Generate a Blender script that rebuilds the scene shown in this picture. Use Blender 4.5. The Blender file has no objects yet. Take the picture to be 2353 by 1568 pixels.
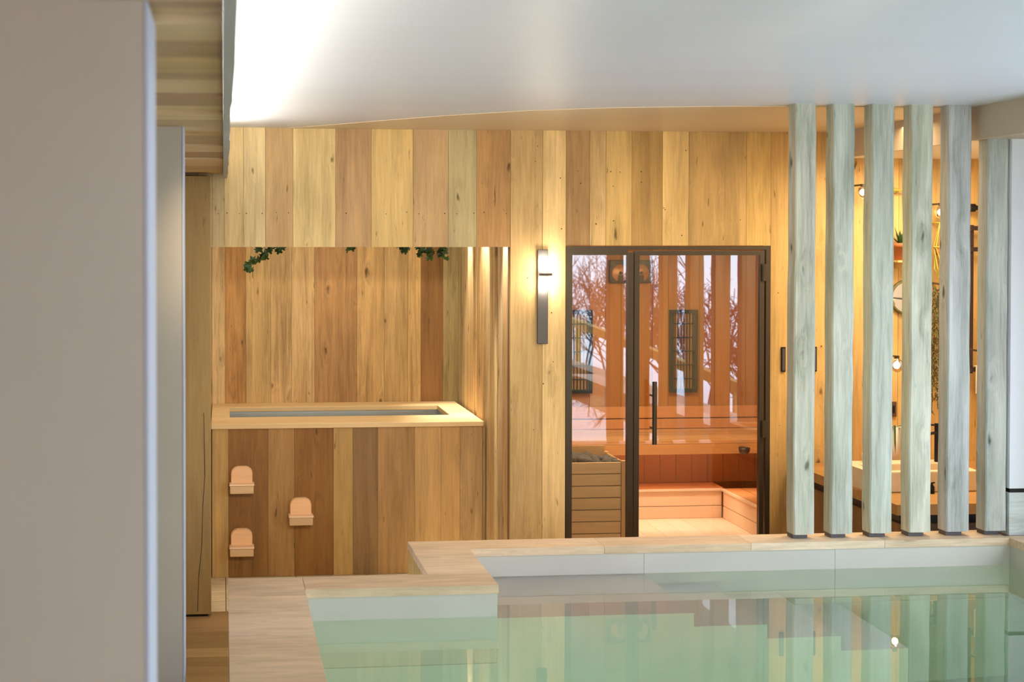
import bpy, bmesh, math, random
from mathutils import Vector, Matrix, Euler

sc = bpy.context.scene
COL = sc.collection
PI = math.pi

# ------------------------------------------------------------------ camera
cam_d = bpy.data.cameras.new('camera')
cam_d.sensor_width = 36.0
cam_d.lens = 3300.0 / 2353.0 * 36.0
cam_d.shift_x = (2353 / 2 - 837.0) / 2353
cam_d.shift_y = ((560 + 3300 * math.tan(math.radians(1.0))) - 784) / 2353
cam_d.clip_start = 0.05
cam_d.dof.use_dof = True
cam_d.dof.focus_distance = 8.0
cam_d.dof.aperture_fstop = 4.2
cam = bpy.data.objects.new('camera', cam_d)
cam.location = (0, 0, 2.1)
cam.rotation_euler = (math.radians(89.0), 0, math.radians(-5.6))
COL.objects.link(cam)
sc.camera = cam

# ------------------------------------------------------------------ view
sc.view_settings.view_transform = 'Standard'
sc.view_settings.look = 'None'
sc.view_settings.exposure = 0.0
sc.view_settings.gamma = 1.0
sc.view_settings.use_curve_mapping = False
sc.cycles.max_bounces = 14
sc.cycles.diffuse_bounces = 5
sc.cycles.glossy_bounces = 5
sc.cycles.transmission_bounces = 12
sc.cycles.use_denoising = True
sc.cycles.sample_clamp_indirect = 6.0
sc.cycles.use_adaptive_sampling = True
sc.cycles.adaptive_threshold = 0.02

# ------------------------------------------------------------------ world: bright overcast winter sky
w = bpy.data.worlds.new('overcast_sky')
sc.world = w
w.use_nodes = True
nt = w.node_tree
nt.nodes.clear()
wo = nt.nodes.new('ShaderNodeOutputWorld')
bg = nt.nodes.new('ShaderNodeBackground')
bg.inputs[0].default_value = (0.72, 0.84, 1.0, 1)
bg.inputs[1].default_value = 6.8
nt.links.new(bg.outputs[0], wo.inputs[0])


def lamp(name, kind, loc, power, color, rot=(0, 0, 0), **kw):
    d = bpy.data.lights.new(name, kind)
    d.energy = power
    d.color = color
    for k, v in kw.items():
        setattr(d, k, v)
    o = bpy.data.objects.new(name, d)
    o.location = loc
    o.rotation_euler = rot
    COL.objects.link(o)
    return o


def aim(o, target):
    d = Vector(target) - o.location
    o.rotation_euler = d.to_track_quat('-Z', 'Y').to_euler()


WARM = (1.0, 0.82, 0.56)
# added warm spots washing the timber wall from out of frame, without fixtures
SPOTS = [(0.1, 3.3), (0.9, 3.3), (1.7, 3.3)]
for i, (x, y) in enumerate(SPOTS):
    o = lamp('added_wash_spot_light', 'SPOT', (x, y, 2.66), 168, WARM, spot_size=math.radians(46), spot_blend=0.9, shadow_soft_size=0.10)
    aim(o, (x * 1.15, 8.6, 1.45))
# cove strip on top of the timber soffit, washing the ceiling
lamp('cove_light', 'AREA', (-0.06, 4.5, 2.56), 56, (1.0, 0.93, 0.80), rot=(PI, math.radians(25), 0), shape='RECTANGLE', size=0.05, size_y=6.4)
# spots in the ceiling of the tub recess, close to its side walls
for (x, y, p) in [(1.622, 9.609, 150), (1.628, 9.043, 110), (1.622, 8.40, 170), (-0.03, 9.5, 9)]:
    lamp('recess_spot_light', 'SPOT', (x, y, 2.34), p, (1.0, 0.94, 0.82), spot_size=math.radians(48), spot_blend=0.9, shadow_soft_size=0.02)
lamp('recess_fill_light', 'AREA', (0.78, 9.35, 2.44), 12.5, (1.0, 0.92, 0.74), shape='RECTANGLE', size=1.3, size_y=0.9)
# sauna lamps
lamp('sauna_bench_light', 'AREA', (2.9, 9.72, 0.70), 9, (1.0, 0.86, 0.74), rot=(math.radians(-38), 0, 0), shape='RECTANGLE', size=1.6, size_y=0.04)
lamp('sauna_ceiling_light', 'AREA', (2.8, 8.9, 2.19), 40, (1.0, 0.84, 0.58), shape='RECTANGLE', size=1.6, size_y=0.9)
# washroom ceiling lamp
lamp('washroom_light', 'AREA', (3.9, 7.4, 2.58), 30, (1.0, 0.84, 0.58), shape='RECTANGLE', size=0.5, size_y=0.7)
lamp('passage_fill_light', 'AREA', (3.1, 7.2, 2.72), 10, (1.0, 0.74, 0.42), shape='RECTANGLE', size=1.0, size_y=0.3)  # added warm fill behind the posts, no fixture belongs to it
# underwater pool lamps in the near pool wall
for x in (0.9, 2.0, 3.1):
    lamp('underwater_light', 'SPOT', (x, 1.75, 0.05), 100, (1.0, 0.94, 0.80), rot=(PI / 2 - 0.12, 0, 0), spot_size=math.radians(150), spot_blend=0.7, shadow_soft_size=0.12)


# ------------------------------------------------------------------ helpers
def lin(c):
    out = []
    for v in c[:3]:
        v = v / 255.0
        out.append(v / 12.92 if v <= 0.04045 else ((v + 0.055) / 1.055) ** 2.4)
    return tuple(out)


def tone(c, wb=(1.0, 0.92, 0.80), g=1.0):
    l = lin(c)
    return tuple(min(0.9, l[i] / wb[i] * g) for i in range(3))


class MB:
    def __init__(self):
        self.v = []; self.f = []; self.c = []; self.s = []; self.sm = []

    def add(self, verts, faces, col=(0.8, 0.8, 0.8), seed=None, smooth=False):
        b = len(self.v)
        self.v += [tuple(p) for p in verts]
        if seed is None:
            seed = (0.0, 0.0, 0.0)
        for fc in faces:
            self.f.append([b + i for i in fc]); self.c.append(col); self.s.append(seed); self.sm.append(smooth)
        return self

    def box(self, x0, x1, y0, y1, z0, z1, col=(0.8, 0.8, 0.8), seed=None, ch=0.0):
        if ch <= 0:
            v = [(x0, y0, z0), (x1, y0, z0), (x1, y1, z0), (x0, y1, z0), (x0, y0, z1), (x1, y0, z1), (x1, y1, z1), (x0, y1, z1)]
            f = [(0, 3, 2, 1), (4, 5, 6, 7), (0, 1, 5, 4), (1, 2, 6, 5), (2, 3, 7, 6), (3, 0, 4, 7)]
            return self.add(v, f, col, seed)
        bm = bmesh.new()
        bmesh.ops.create_cube(bm, size=1.0)
        for p in bm.verts:
            p.co = Vector((x0 + (p.co.x + .5) * (x1 - x0), y0 + (p.co.y + .5) * (y1 - y0), z0 + (p.co.z + .5) * (z1 - z0)))
        bmesh.ops.bevel(bm, geom=list(bm.edges), offset=ch, segments=2, affect='EDGES', profile=0.5)
        return self.frombm(bm, col, seed)

    def frombm(self, bm, col=(0.8, 0.8, 0.8), seed=None, smooth=False, mat=None):
        bm.verts.index_update()
        vs = [(mat @ p.co) if mat else p.co.copy() for p in bm.verts]
        fs = [[q.index for q in fc.verts] for fc in bm.faces]
        bm.free()
        return self.add(vs, fs, col, seed, smooth)

    def cyl(self, p0, p1, r0, r1=None, n=16, col=(0.8, 0.8, 0.8), seed=None, caps=True):
        r1 = r0 if r1 is None else r1
        p0 = Vector(p0); p1 = Vector(p1)
        d = (p1 - p0).normalized()
        a = d.orthogonal().normalized(); b = d.cross(a)
        v = []
        for p, r in ((p0, r0), (p1, r1)):
            for i in range(n):
                t = 2 * PI * i / n
                v.append(p + (a * math.cos(t) + b * math.sin(t)) * r)
        f = [(i, (i + 1) % n, n + (i + 1) % n, n + i) for i in range(n)]
        self.add(v, f, col, seed, True)
        if caps:
            self.add(v[:n], [tuple(reversed(range(n)))], col, seed)
            self.add(v[n:], [tuple(range(n))], col, seed)
        return self

    def tube(self, pts, r, n=8, col=(0.8, 0.8, 0.8), closed=False):
        m = len(pts)
        for i in range(m if closed else m - 1):
            self.cyl(pts[i], pts[(i + 1) % m], r, r, n, col, None, True)
        return self

    def lathe(self, prof, center, n=24, col=(0.8, 0.8, 0.8), axis='Z'):
        v = []
        for (r, h) in prof:
            for i in range(n):
                t = 2 * PI * i / n
                if axis == 'Z':
                    v.append((center[0] + r * math.cos(t), center[1] + r * math.sin(t), center[2] + h))
                else:
                    v.append((center[0] + r * math.cos(t), center[1] + h, center[2] + r * math.sin(t)))
        f = []
        for k in range(len(prof) - 1):
            for i in range(n):
                f.append((k * n + i, k * n + (i + 1) % n, (k + 1) * n + (i + 1) % n, (k + 1) * n + i))
        return self.add(v, f, col, None, True)

    def ball(self, c, r, col=(0.8, 0.8, 0.8), sz=(1, 1, 1), sub=3, noise=0.0, rnd=None):
        bm = bmesh.new()
        bmesh.ops.create_icosphere(bm, subdivisions=sub, radius=1.0)
        for p in bm.verts:
            k = 1.0
            if noise:
                k += noise * (math.sin(p.co.x * 5 + rnd) * math.cos(p.co.y * 4 + rnd * 2) + 0.5 * math.sin(p.co.z * 7 + rnd * 3))
            p.co = Vector((c[0] + p.co.x * r * sz[0] * k, c[1] + p.co.y * r * sz[1] * k, c[2] + p.co.z * r * sz[2] * k))
        return self.frombm(bm, col, None, True)

    def build(self, name, mat, parent=None, label=None):
        me = bpy.data.meshes.new(name)
        me.from_pydata(self.v, [], self.f)
        ca = me.color_attributes.new('tint', 'FLOAT_COLOR', 'CORNER')
        sa = me.color_attributes.new('seed', 'FLOAT_COLOR', 'CORNER')
        k = 0
        cb = []; sb = []
        for fc, c, s in zip(self.f, self.c, self.s):
            for _ in fc:
                cb += [c[0], c[1], c[2], 1.0]; sb += [s[0], s[1], s[2], 1.0]
        ca.data.foreach_set('color', cb); sa.data.foreach_set('color', sb)
        me.polygons.foreach_set('use_smooth', self.sm)
        me.materials.append(mat)
        me.update()
        o = bpy.data.objects.new(name, me)
        COL.objects.link(o)
        if parent is not None:
            o.parent = parent
            # parents are unrotated empties; keep the world place
            off = world_loc(parent)
            me.transform(Matrix.Translation(-off))
        if label:
            o['label'] = label
        return o


def world_loc(o):
    p = Vector((0, 0, 0))
    while o is not None:
        p = p + o.location
        o = o.parent
    return p


def thing(name, label, cat, loc, group=None):
    o = bpy.data.objects.new(name, None)
    o.empty_display_size = 0.05
    o.location = loc
    COL.objects.link(o)
    o['label'] = label; o['category'] = cat
    if group: o['group'] = group
    return o


def struct(o):
    o['kind'] = 'structure'
    return o


RND = random.Random(7)


def seed3():
    return (RND.random() * 8, RND.random() * 8, RND.random() * 8)


# ------------------------------------------------------------------ materials
def nodes_of(name):
    m = bpy.data.materials.new(name)
    m.use_nodes = True
    n = m.node_tree
    b = n.nodes['Principled BSDF']
    return m, n, b


def plain(name, col, rough=0.5, metal=0.0, spec=0.5, bump=0.0, bscale=60, var=0.0):
    m, n, b = nodes_of(name)
    b.inputs['Roughness'].default_value = rough
    b.inputs['Metallic'].default_value = metal
    b.inputs['Specular IOR Level'].default_value = spec
    b.inputs['Base Color'].default_value = (*col, 1)
    if var or bump:
        tc = n.nodes.new('ShaderNodeTexCoord')
        nz = n.nodes.new('ShaderNodeTexNoise')
        nz.inputs['Scale'].default_value = bscale
        nz.inputs['Detail'].default_value = 5
        n.links.new(tc.outputs['Object'], nz.inputs['Vector'])
        if var:
            r = n.nodes.new('ShaderNodeMapRange')
            r.inputs['From Min'].default_value = 0.3; r.inputs['From Max'].default_value = 0.7
            r.inputs['To Min'].default_value = 1 - var; r.inputs['To Max'].default_value = 1 + var
            n.links.new(nz.outputs['Fac'], r.inputs['Value'])
            mx = n.nodes.new('ShaderNodeVectorMath'); mx.operation = 'SCALE'
            mx.inputs[0].default_value = col
            n.links.new(r.outputs[0], mx.inputs['Scale'])
            n.links.new(mx.outputs[0], b.inputs['Base Color'])
        if bump:
            bp = n.nodes.new('ShaderNodeBump')
            bp.inputs['Strength'].default_value = bump
            bp.inputs['Distance'].default_value = 0.002
            n.links.new(nz.outputs['Fac'], bp.inputs['Height'])
            n.links.new(bp.outputs[0], b.inputs['Normal'])
    return m


def wood(name, axis='Z', contrast=0.5, rough=0.55, knots=1.0, across=13.0, along=0.9, bump=0.25, spec=0.35, green=0.0, pits=0.5):
    m, n, b = nodes_of(name)
    N = n.nodes; L = n.links

    def math_(op, a, bb=None, clamp=False):
        q = N.new('ShaderNodeMath'); q.operation = op; q.use_clamp = clamp
        for i, v in enumerate((a, bb)):
            if v is None: continue
            if isinstance(v, (int, float)): q.inputs[i].default_value = v
            else: L.new(v, q.inputs[i])
        return q.outputs[0]

    def rng(v, a, bb, c, d, smooth=False):
        q = N.new('ShaderNodeMapRange')
        if smooth: q.interpolation_type = 'SMOOTHSTEP'
        L.new(v, q.inputs['Value'])
        for k, x in zip(('From Min', 'From Max', 'To Min', 'To Max'), (a, bb, c, d)): q.inputs[k].default_value = x
        return q.outputs[0]
    tc = N.new('ShaderNodeTexCoord')
    at = N.new('ShaderNodeAttribute'); at.attribute_name = 'tint'
    sd = N.new('ShaderNodeAttribute'); sd.attribute_name = 'seed'
    ad = N.new('ShaderNodeVectorMath'); ad.operation = 'ADD'
    L.new(tc.outputs['Object'], ad.inputs[0]); L.new(sd.outputs['Vector'], ad.inputs[1])
    ai = 'XYZ'.index(axis)

    def mapped(al, ac):
        q = N.new('ShaderNodeVectorMath'); q.operation = 'MULTIPLY'
        s = [ac, ac, ac]; s[ai] = al
        L.new(ad.outputs[0], q.inputs[0]); q.inputs[1].default_value = s
        return q.outputs[0]
    # knots
    vo = N.new('ShaderNodeTexVoronoi'); vo.inputs['Scale'].default_value = 1.0
    nk = N.new('ShaderNodeTexNoise'); nk.inputs['Scale'].default_value = 1.0; nk.inputs['Detail'].default_value = 3
    L.new(mapped(9.0, 22.0), nk.inputs['Vector'])
    kv = N.new('ShaderNodeVectorMath'); kv.operation = 'MULTIPLY_ADD'
    L.new(nk.outputs['Color'], kv.inputs[0]); kv.inputs[1].default_value = (0.35, 0.35, 0.35); L.new(mapped(3.2, 8.5), kv.inputs[2])
    L.new(kv.outputs[0], vo.inputs['Vector'])
    sep = N.new('ShaderNodeSeparateColor'); L.new(vo.outputs['Color'], sep.inputs[0])
    exist = math_('GREATER_THAN', sep.outputs[0], 1.0 - 0.22 * knots)
    core = math_('MULTIPLY', rng(vo.outputs['Distance'], 0.04, 0.13, 1, 0, True), exist)
    halo = math_('MULTIPLY', rng(vo.outputs['Distance'], 0.0, 0.45, 1, 0, True), exist)
    # grain
    wv = N.new('ShaderNodeVectorMath'); wv.operation = 'ADD'
    off = N.new('ShaderNodeCombineXYZ')
    h2 = math_('MULTIPLY', halo, 0.75)
    for i in range(3):
        if i != ai: L.new(h2, off.inputs[i])
    L.new(mapped(along, across), wv.inputs[0]); L.new(off.outputs[0], wv.inputs[1])
    n1 = N.new('ShaderNodeTexNoise'); n1.inputs['Scale'].default_value = 1.0; n1.inputs['Detail'].default_value = 6; n1.inputs['Roughness'].default_value = 0.62; n1.inputs['Distortion'].default_value = 0.6
    L.new(wv.outputs[0], n1.inputs['Vector'])
    n2 = N.new('ShaderNodeTexNoise'); n2.inputs['Scale'].default_value = 1.0; n2.inputs['Detail'].default_value = 4; n2.inputs['Roughness'].default_value = 0.7
    L.new(mapped(5.0, 90.0), n2.inputs['Vector'])
    n3 = N.new('ShaderNodeTexNoise'); n3.inputs['Scale'].default_value = 1.0; n3.inputs['Detail'].default_value = 2
    L.new(mapped(1.1, 3.0), n3.inputs['Vector'])
    g = math_('ADD', math_('MULTIPLY', math_('SUBTRACT', n1.outputs['Fac'], 0.5), 1.3 * contrast),
              math_('ADD', math_('MULTIPLY', math_('SUBTRACT', n2.outputs['Fac'], 0.5), 0.85 * contrast), math_('MULTIPLY', math_('SUBTRACT', n3.outputs['Fac'], 0.5), 0.9 * contrast)))
    val = math_('ADD', g, 1.0)
    pit = N.new('ShaderNodeTexNoise'); pit.inputs['Scale'].default_value = 1.0; pit.inputs['Detail'].default_value = 3
    L.new(mapped(9.0, 55.0), pit.inputs['Vector'])
    pm = math_('MULTIPLY', rng(pit.outputs['Fac'], 0.68, 0.76, 0, 1, True), pits)
    dark = math_('MULTIPLY', math_('SUBTRACT', 1.0, math_('MULTIPLY', core, 0.72)), math_('SUBTRACT', 1.0, math_('MULTIPLY', pm, 0.55)))
    dark = math_('MULTIPLY', dark, math_('SUBTRACT', 1.0, math_('MULTIPLY', halo, 0.08)))
    val = math_('MAXIMUM', math_('MULTIPLY', val, dark), 0.05)
    sc_ = N.new('ShaderNodeVectorMath'); sc_.operation = 'SCALE'
    L.new(at.outputs['Color'], sc_.inputs[0]); L.new(val, sc_.inputs['Scale'])
    # darker grain is also redder: gamma-like tint
    mx = N.new('ShaderNodeMix'); mx.data_type = 'RGBA'; mx.blend_type = 'MULTIPLY'
    L.new(rng(val, 0.45, 1.0, 0.55, 0.0), mx.inputs['Factor'])
    L.new(sc_.outputs[0], mx.inputs['A'])
    mx.inputs['B'].default_value = (1.0, 0.90, 0.70, 1) if green == 0 else (0.84, 0.92, 0.78, 1)
    res = mx.outputs['Result']
    if green:
        n4 = N.new('ShaderNodeTexNoise'); n4.inputs['Scale'].default_value = 1.0; n4.inputs['Detail'].default_value = 3
        L.new(mapped(2.2, 16.0), n4.inputs['Vector'])
        m2 = N.new('ShaderNodeMix'); m2.data_type = 'RGBA'; m2.blend_type = 'MULTIPLY'
        L.new(rng(n4.outputs['Fac'], 0.45, 0.65, 0, green, True), m2.inputs['Factor'])
        L.new(res, m2.inputs['A']); m2.inputs['B'].default_value = (0.78, 0.84, 0.72, 1)
        res = m2.outputs['Result']
    L.new(res, b.inputs['Base Color'])
    b.inputs['Roughness'].default_value = rough
    b.inputs['Specular IOR Level'].default_value = spec
    bp = N.new('ShaderNodeBump'); bp.inputs['Strength'].default_value = bump; bp.inputs['Distance'].default_value = 0.004
    L.new(val, bp.inputs['Height']); L.new(bp.outputs[0], b.inputs['Normal'])
    return m


M = {}
M['oak_z'] = wood('old_oak_boards', 'Z', 0.8, 0.6, 1.8, pits=1.0)
M['oak_x'] = wood('old_oak_boards_across', 'X', 0.5, 0.6, 0.6)
M['rough_z'] = wood('weathered_rough_oak', 'Z', 1.15, 0.65, 2.6, across=19, bump=0.5, pits=1.0)
M['grey_z'] = wood('grey_weathered_timber', 'Z', 1.0, 0.7, 3.2, across=17, along=1.1, bump=0.45, green=0.45)
M['soffit_x'] = wood('pale_soffit_boards', 'X', 0.35, 0.6, 0.2, across=16, along=0.5)
M['floor_x'] = wood('oak_floor_boards', 'X', 0.45, 0.5, 0.3, across=14, along=1.0)
M['cedar_z'] = wood('sauna_cedar', 'Z', 0.20, 0.5, 0.25, across=10, bump=0.1, pits=0.1)
M['cedar_x'] = wood('sauna_cedar_across', 'X', 0.18, 0.5, 0.1, across=14, bump=0.1, pits=0.1)
M['stone_x'] = wood('travertine', 'X', 0.62, 0.42, 0.0, across=26, along=4.5, bump=0.12, pits=0.35)
M['stone_y'] = wood('travertine_turned', 'Y', 0.33, 0.42, 0.0, across=22, along=2.6, bump=0.12, pits=0.35)
M['pale_x'] = wood('pale_sanded_wood', 'X', 0.30, 0.5, 0.15, across=16, bump=0.1, pits=0.1)
M['plaster'] = plain('limewashed_ceiling', (0.62, 0.62, 0.62), 0.55, var=0.03, bscale=3, bump=0.05)
M['ceil'] = wood('limed_ceiling_boards', 'X', 0.05, 0.42, 0.0, across=9, along=0.7, bump=0.05, spec=0.4, pits=0.0)
M['beige'] = plain('beige_plaster', (0.53, 0.45, 0.355), 0.7, var=0.02, bscale=4)
M['white'] = plain('white_plaster', (0.84, 0.86, 0.93), 0.6)
M['edge'] = plain('pale_lavender_edge', (0.50, 0.52, 0.60), 0.6)
M['poolwall'] = plain('pool_wall_tile', (0.60, 0.57, 0.51), 0.45, var=0.03, bscale=3)
M['bronze'] = plain('dark_bronze_frame', (0.075, 0.055, 0.032), 0.38, 0.6, 0.5)
M['black'] = plain('matt_black_metal', (0.012, 0.011, 0.012), 0.45, 0.4)
M['graphite'] = plain('graphite_metal', (0.10, 0.09, 0.09), 0.5, 0.3)
M['steel'] = plain('brushed_steel', (0.52, 0.55, 0.55), 0.30, 1.0, bump=0.1, bscale=30)
M['terra'] = plain('terracotta', (0.42, 0.13, 0.04), 0.75)
M['linen'] = plain('cream_ceramic', (0.78, 0.70, 0.56), 0.55)
M['basin'] = wood('pale_stone_basin', 'X', 0.12, 0.5, 0.0, across=8, along=3, bump=0.1, pits=0.2)
M['leaf'] = plain('ivy_leaf', (0.035, 0.09, 0.02), 0.4, var=0.35, bscale=25)
M['leaf_dry'] = plain('olive_leaf', (0.13, 0.11, 0.03), 0.5, var=0.45, bscale=30)
M['straw'] = plain('straw_cord', (0.45, 0.36, 0.06), 0.7)
M['vine'] = plain('vine_stem', (0.10, 0.07, 0.03), 0.6)
M['rock'] = plain('sauna_stone', (0.10, 0.085, 0.07), 0.85, bump=0.5, bscale=40, var=0.3)
M['snow'] = plain('snow', (0.85, 0.87, 0.9), 0.8)
M['bark'] = plain('dark_twigs', (0.05, 0.04, 0.05), 0.8)
M['railwood'] = plain('yellowed_rail', (0.42, 0.32, 0.10), 0.7)
M['mirror'] = plain('mirror_glass', (0.9, 0.9, 0.9), 0.03, 1.0)


def emit(name, col, s):
    m, n, b = nodes_of(name)
    b.inputs['Emission Color'].default_value = (*col, 1)
    b.inputs['Emission Strength'].default_value = s
    b.inputs['Base Color'].default_value = (0.8, 0.8, 0.8, 1)
    return m


M['globe'] = emit('lit_opal_glass', (1.0, 0.86, 0.66), 55)
M['bulb'] = emit('lit_bulb', (1.0, 0.80, 0.50), 50)
M['knob'] = plain('dark_knob', (0.03, 0.012, 0.01), 0.4)


def glass(name, col=(1, 1, 1), rough=0.0, ior=1.45):
    m, n, b = nodes_of(name)
    b.inputs['Base Color'].default_value = (*col, 1)
    b.inputs['Roughness'].default_value = rough
    b.inputs['Transmission Weight'].default_value = 1.0
    b.inputs['IOR'].default_value = ior
    return m


M['glass'] = glass('clear_glass', (0.97, 0.98, 0.97), 0.0, 1.75)
M['water'] = glass('pool_water', (1, 1, 1), 0.0, 1.33)
wn = M['water'].node_tree
va = wn.nodes.new('ShaderNodeVolumeAbsorption')
va.inputs['Color'].default_value = (0.66, 0.88, 0.79, 1)
va.inputs['Density'].default_value = 0.42
wn.links.new(va.outputs[0], wn.nodes['Material Output'].inputs['Volume'])
tcw = wn.nodes.new('ShaderNodeTexCoord')
nw = wn.nodes.new('ShaderNodeTexNoise'); nw.inputs['Scale'].default_value = 2.2; nw.inputs['Detail'].default_value = 2
wn.links.new(tcw.outputs['Object'], nw.inputs['Vector'])
bw = wn.nodes.new('ShaderNodeBump'); bw.inputs['Strength'].default_value = 0.02; bw.inputs['Distance'].default_value = 0.02
wn.links.new(nw.outputs['Fac'], bw.inputs['Height'])
wn.links.new(bw.outputs[0], wn.nodes['Principled BSDF'].inputs['Normal'])


def planks(mb, bounds, cols, y0, y1, z0, z1, gap=0.0008, jit=0.002):
    for i in range(len(bounds) - 1):
        c = tone(cols[i % len(cols)])
        j = RND.uniform(-jit, jit)
        mb.box(bounds[i] + gap, bounds[i + 1] - gap, y0 + j, y1, z0, z1, c, seed3())


# ================================================================== the setting
YW = 8.2
CZ = 2.76
DARK = (0.10, 0.06, 0.03)

# --- timber wall (boards in the plane Y = 8.2)
wallx = [-0.9, -0.5, -0.2, -0.064, 0.005, 0.115, 0.239, 0.395, 0.639, 0.844, 1.086, 1.291, 1.456, 1.655]
fas_c = [(190, 155, 105), (190, 155, 105), (190, 155, 105), (186, 158, 108), (204, 170, 112), (210, 178, 122), (184, 145, 92), (203, 170, 110), (176, 135, 88), (200, 162, 98), (184, 145, 96), (176, 154, 106), (174, 128, 74)]
mb = MB()
planks(mb, wallx, fas_c, YW, YW + 0.035, 2.08, CZ)
planks(mb, [1.655, 1.844, 1.981], [(196, 158, 100), (222, 184, 122)], YW, YW + 0.035, 0.0, CZ)
planks(mb, [1.981, 2.123, 2.219, 2.374, 2.557, 2.716, 3.064, 3.213], [(168, 128, 80), (200, 162, 105), (204, 165, 98), (176, 136, 76), (216, 176, 108), (180, 142, 84), (206, 164, 92)], YW, YW + 0.035, 2.088, CZ)
planks(mb, [3.213, 3.405, 3.569, 3.721, 3.85, 4.0, 4.12, 4.3, 4.42, 4.6, 4.82], [(205, 160, 92), (214, 168, 98), (208, 160, 88), (206, 158, 92), (215, 168, 98), (204, 160, 92)], YW, YW + 0.035, 0.0, CZ)
mb.box(-0.9, 1.65, YW + 0.03, YW + 0.10, 2.09, CZ, tone((120, 90, 55)), seed3())
mb.box(1.985, 3.21, YW + 0.03, YW + 0.10, 2.10, CZ, tone((120, 90, 55)), seed3())
mb.box(1.66, 1.975, YW + 0.03, YW + 0.10, 0.0, CZ, tone((120, 90, 55)), seed3())
mb.box(3.22, 4.82, YW + 0.03, YW + 0.10, 0.0, CZ, tone((120, 90, 55)), seed3())
rn = random.Random(31)
for x in (-0.03, 0.02, 0.09, 0.13, 0.22, 0.30, 0.37, 0.70, 0.93, 1.05, 1.12, 1.27, 1.34, 1.44, 1.50, 1.63):
    z = 2.275 + rn.uniform(-0.006, 0.006)
    mb.cyl((x, YW - 0.0035, z), (x, YW + 0.01, z), rn.uniform(0.0025, 0.004), n=7, col=(0.05, 0.025, 0.01))
for k in range(34):
    x = rn.choice([rn.uniform(1.68, 1.96), rn.uniform(2.02, 3.2), rn.uniform(3.24, 3.9)]); z = rn.uniform(2.12, 2.7) if 1.97 < x < 3.22 else rn.uniform(0.8, 2.7)
    mb.cyl((x, YW - 0.0035, z), (x, YW + 0.01, z), rn.uniform(0.002, 0.0045), n=7, col=(0.05, 0.025, 0.01))
struct(mb.build('wall_back', M['oak_z']))

# --- tub recess
mb = MB()
nb = [-0.25, -0.082, 0.01, 0.157, 0.332, 0.48, 0.644, 0.945, 1.142, 1.311, 1.405, 1.565, 1.70]
nc = [(190, 150, 95), (205, 170, 115), (185, 135, 75), (184, 148, 92), (190, 152, 98), (196, 158, 104), (168, 125, 76), (188, 148, 92), (182, 146, 92), (198, 158, 98), (132, 92, 48), (172, 148, 96)]
planks(mb, nb, nc, 10.18, 10.21, 0.0, 2.5)
mb.box(-0.3, 1.75, 10.212, 10.26, 0.0, 2.5, tone((90, 60, 30)), seed3())
struct(mb.build('wall_recess_back', M['rough_z']))
mb = MB()
ys = [8.31, 8.5, 8.70, 8.86, 9.08, 9.30, 9.485, 9.70, 9.889, 10.17]
sc_cols = [(190, 150, 100), (205, 172, 125), (196, 160, 106), (208, 175, 122), (192, 152, 98), (206, 170, 115), (198, 160, 105), (200, 168, 115), (180, 158, 112)]
for i in range(len(ys) - 1):
    t = [0.006, 0.0, 0.016, 0.004, 0.02, 0.0, 0.012, 0.004, 0.0][i]
    mb.box(1.674 - t, 1.72, ys[i] + 0.001, ys[i + 1] - 0.001, 0.0, 2.5, tone(sc_cols[i]), seed3())
struct(mb.build('wall_recess_right', M['rough_z']))
mb = MB()
ys = [8.31, 8.55, 8.8, 9.02, 9.3, 9.6, 9.9, 10.17]
for i in range(len(ys) - 1):
    mb.box(-0.16, -0.085, ys[i] + 0.001, ys[i + 1] - 0.001, 0.0, 2.5, tone(sc_cols[i]), seed3())
struct(mb.build('wall_recess_left', M['rough_z']))
mb = MB(); mb.box(-0.2, 1.72, YW + 0.11, 10.2, 2.46, 2.50, tone((205, 180, 140)))
struct(mb.build('ceiling_recess', M['oak_x']))

# --- ceilings
mb = MB()
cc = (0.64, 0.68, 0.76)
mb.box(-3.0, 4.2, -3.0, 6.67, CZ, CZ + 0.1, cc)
mb.box(-2.6, 3.62, 6.67, YW + 0.15, CZ + 0.0, CZ + 0.1, cc)
struct(mb.build('ceiling', M['ceil']))
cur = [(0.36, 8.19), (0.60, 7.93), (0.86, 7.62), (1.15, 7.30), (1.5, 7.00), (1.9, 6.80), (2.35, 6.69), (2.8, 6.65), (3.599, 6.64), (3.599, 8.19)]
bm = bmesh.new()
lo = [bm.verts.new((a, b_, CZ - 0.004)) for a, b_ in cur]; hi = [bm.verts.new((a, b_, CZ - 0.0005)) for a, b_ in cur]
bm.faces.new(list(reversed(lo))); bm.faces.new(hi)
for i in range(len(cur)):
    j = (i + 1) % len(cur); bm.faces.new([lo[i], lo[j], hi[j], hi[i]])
mb = MB(); mb.frombm(bm, (0.66, 0.53, 0.36))  # tan colour and curved edge paint the warm shade on the rear ceiling
struct(mb.build('ceiling_shade_panel', M['ceil']))
mb = MB(); mb.box(3.62, 4.82, 6.67, YW - 0.0, 2.605, 2.66, (0.75, 0.68, 0.55))
struct(mb.build('ceiling_washroom', M['linen']))
# --- boxed beam along the right side
mb = MB()
mb.box(3.60, 4.20, -3.0, 6.66, 2.60, CZ, (0.6, 0.55, 0.47))
mb.box(3.60, 3.62, 6.66, YW, 2.60, CZ, (0.6, 0.55, 0.47))
struct(mb.build('beam', plain('taupe_beam', (0.50, 0.41, 0.31), 0.7)))

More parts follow.
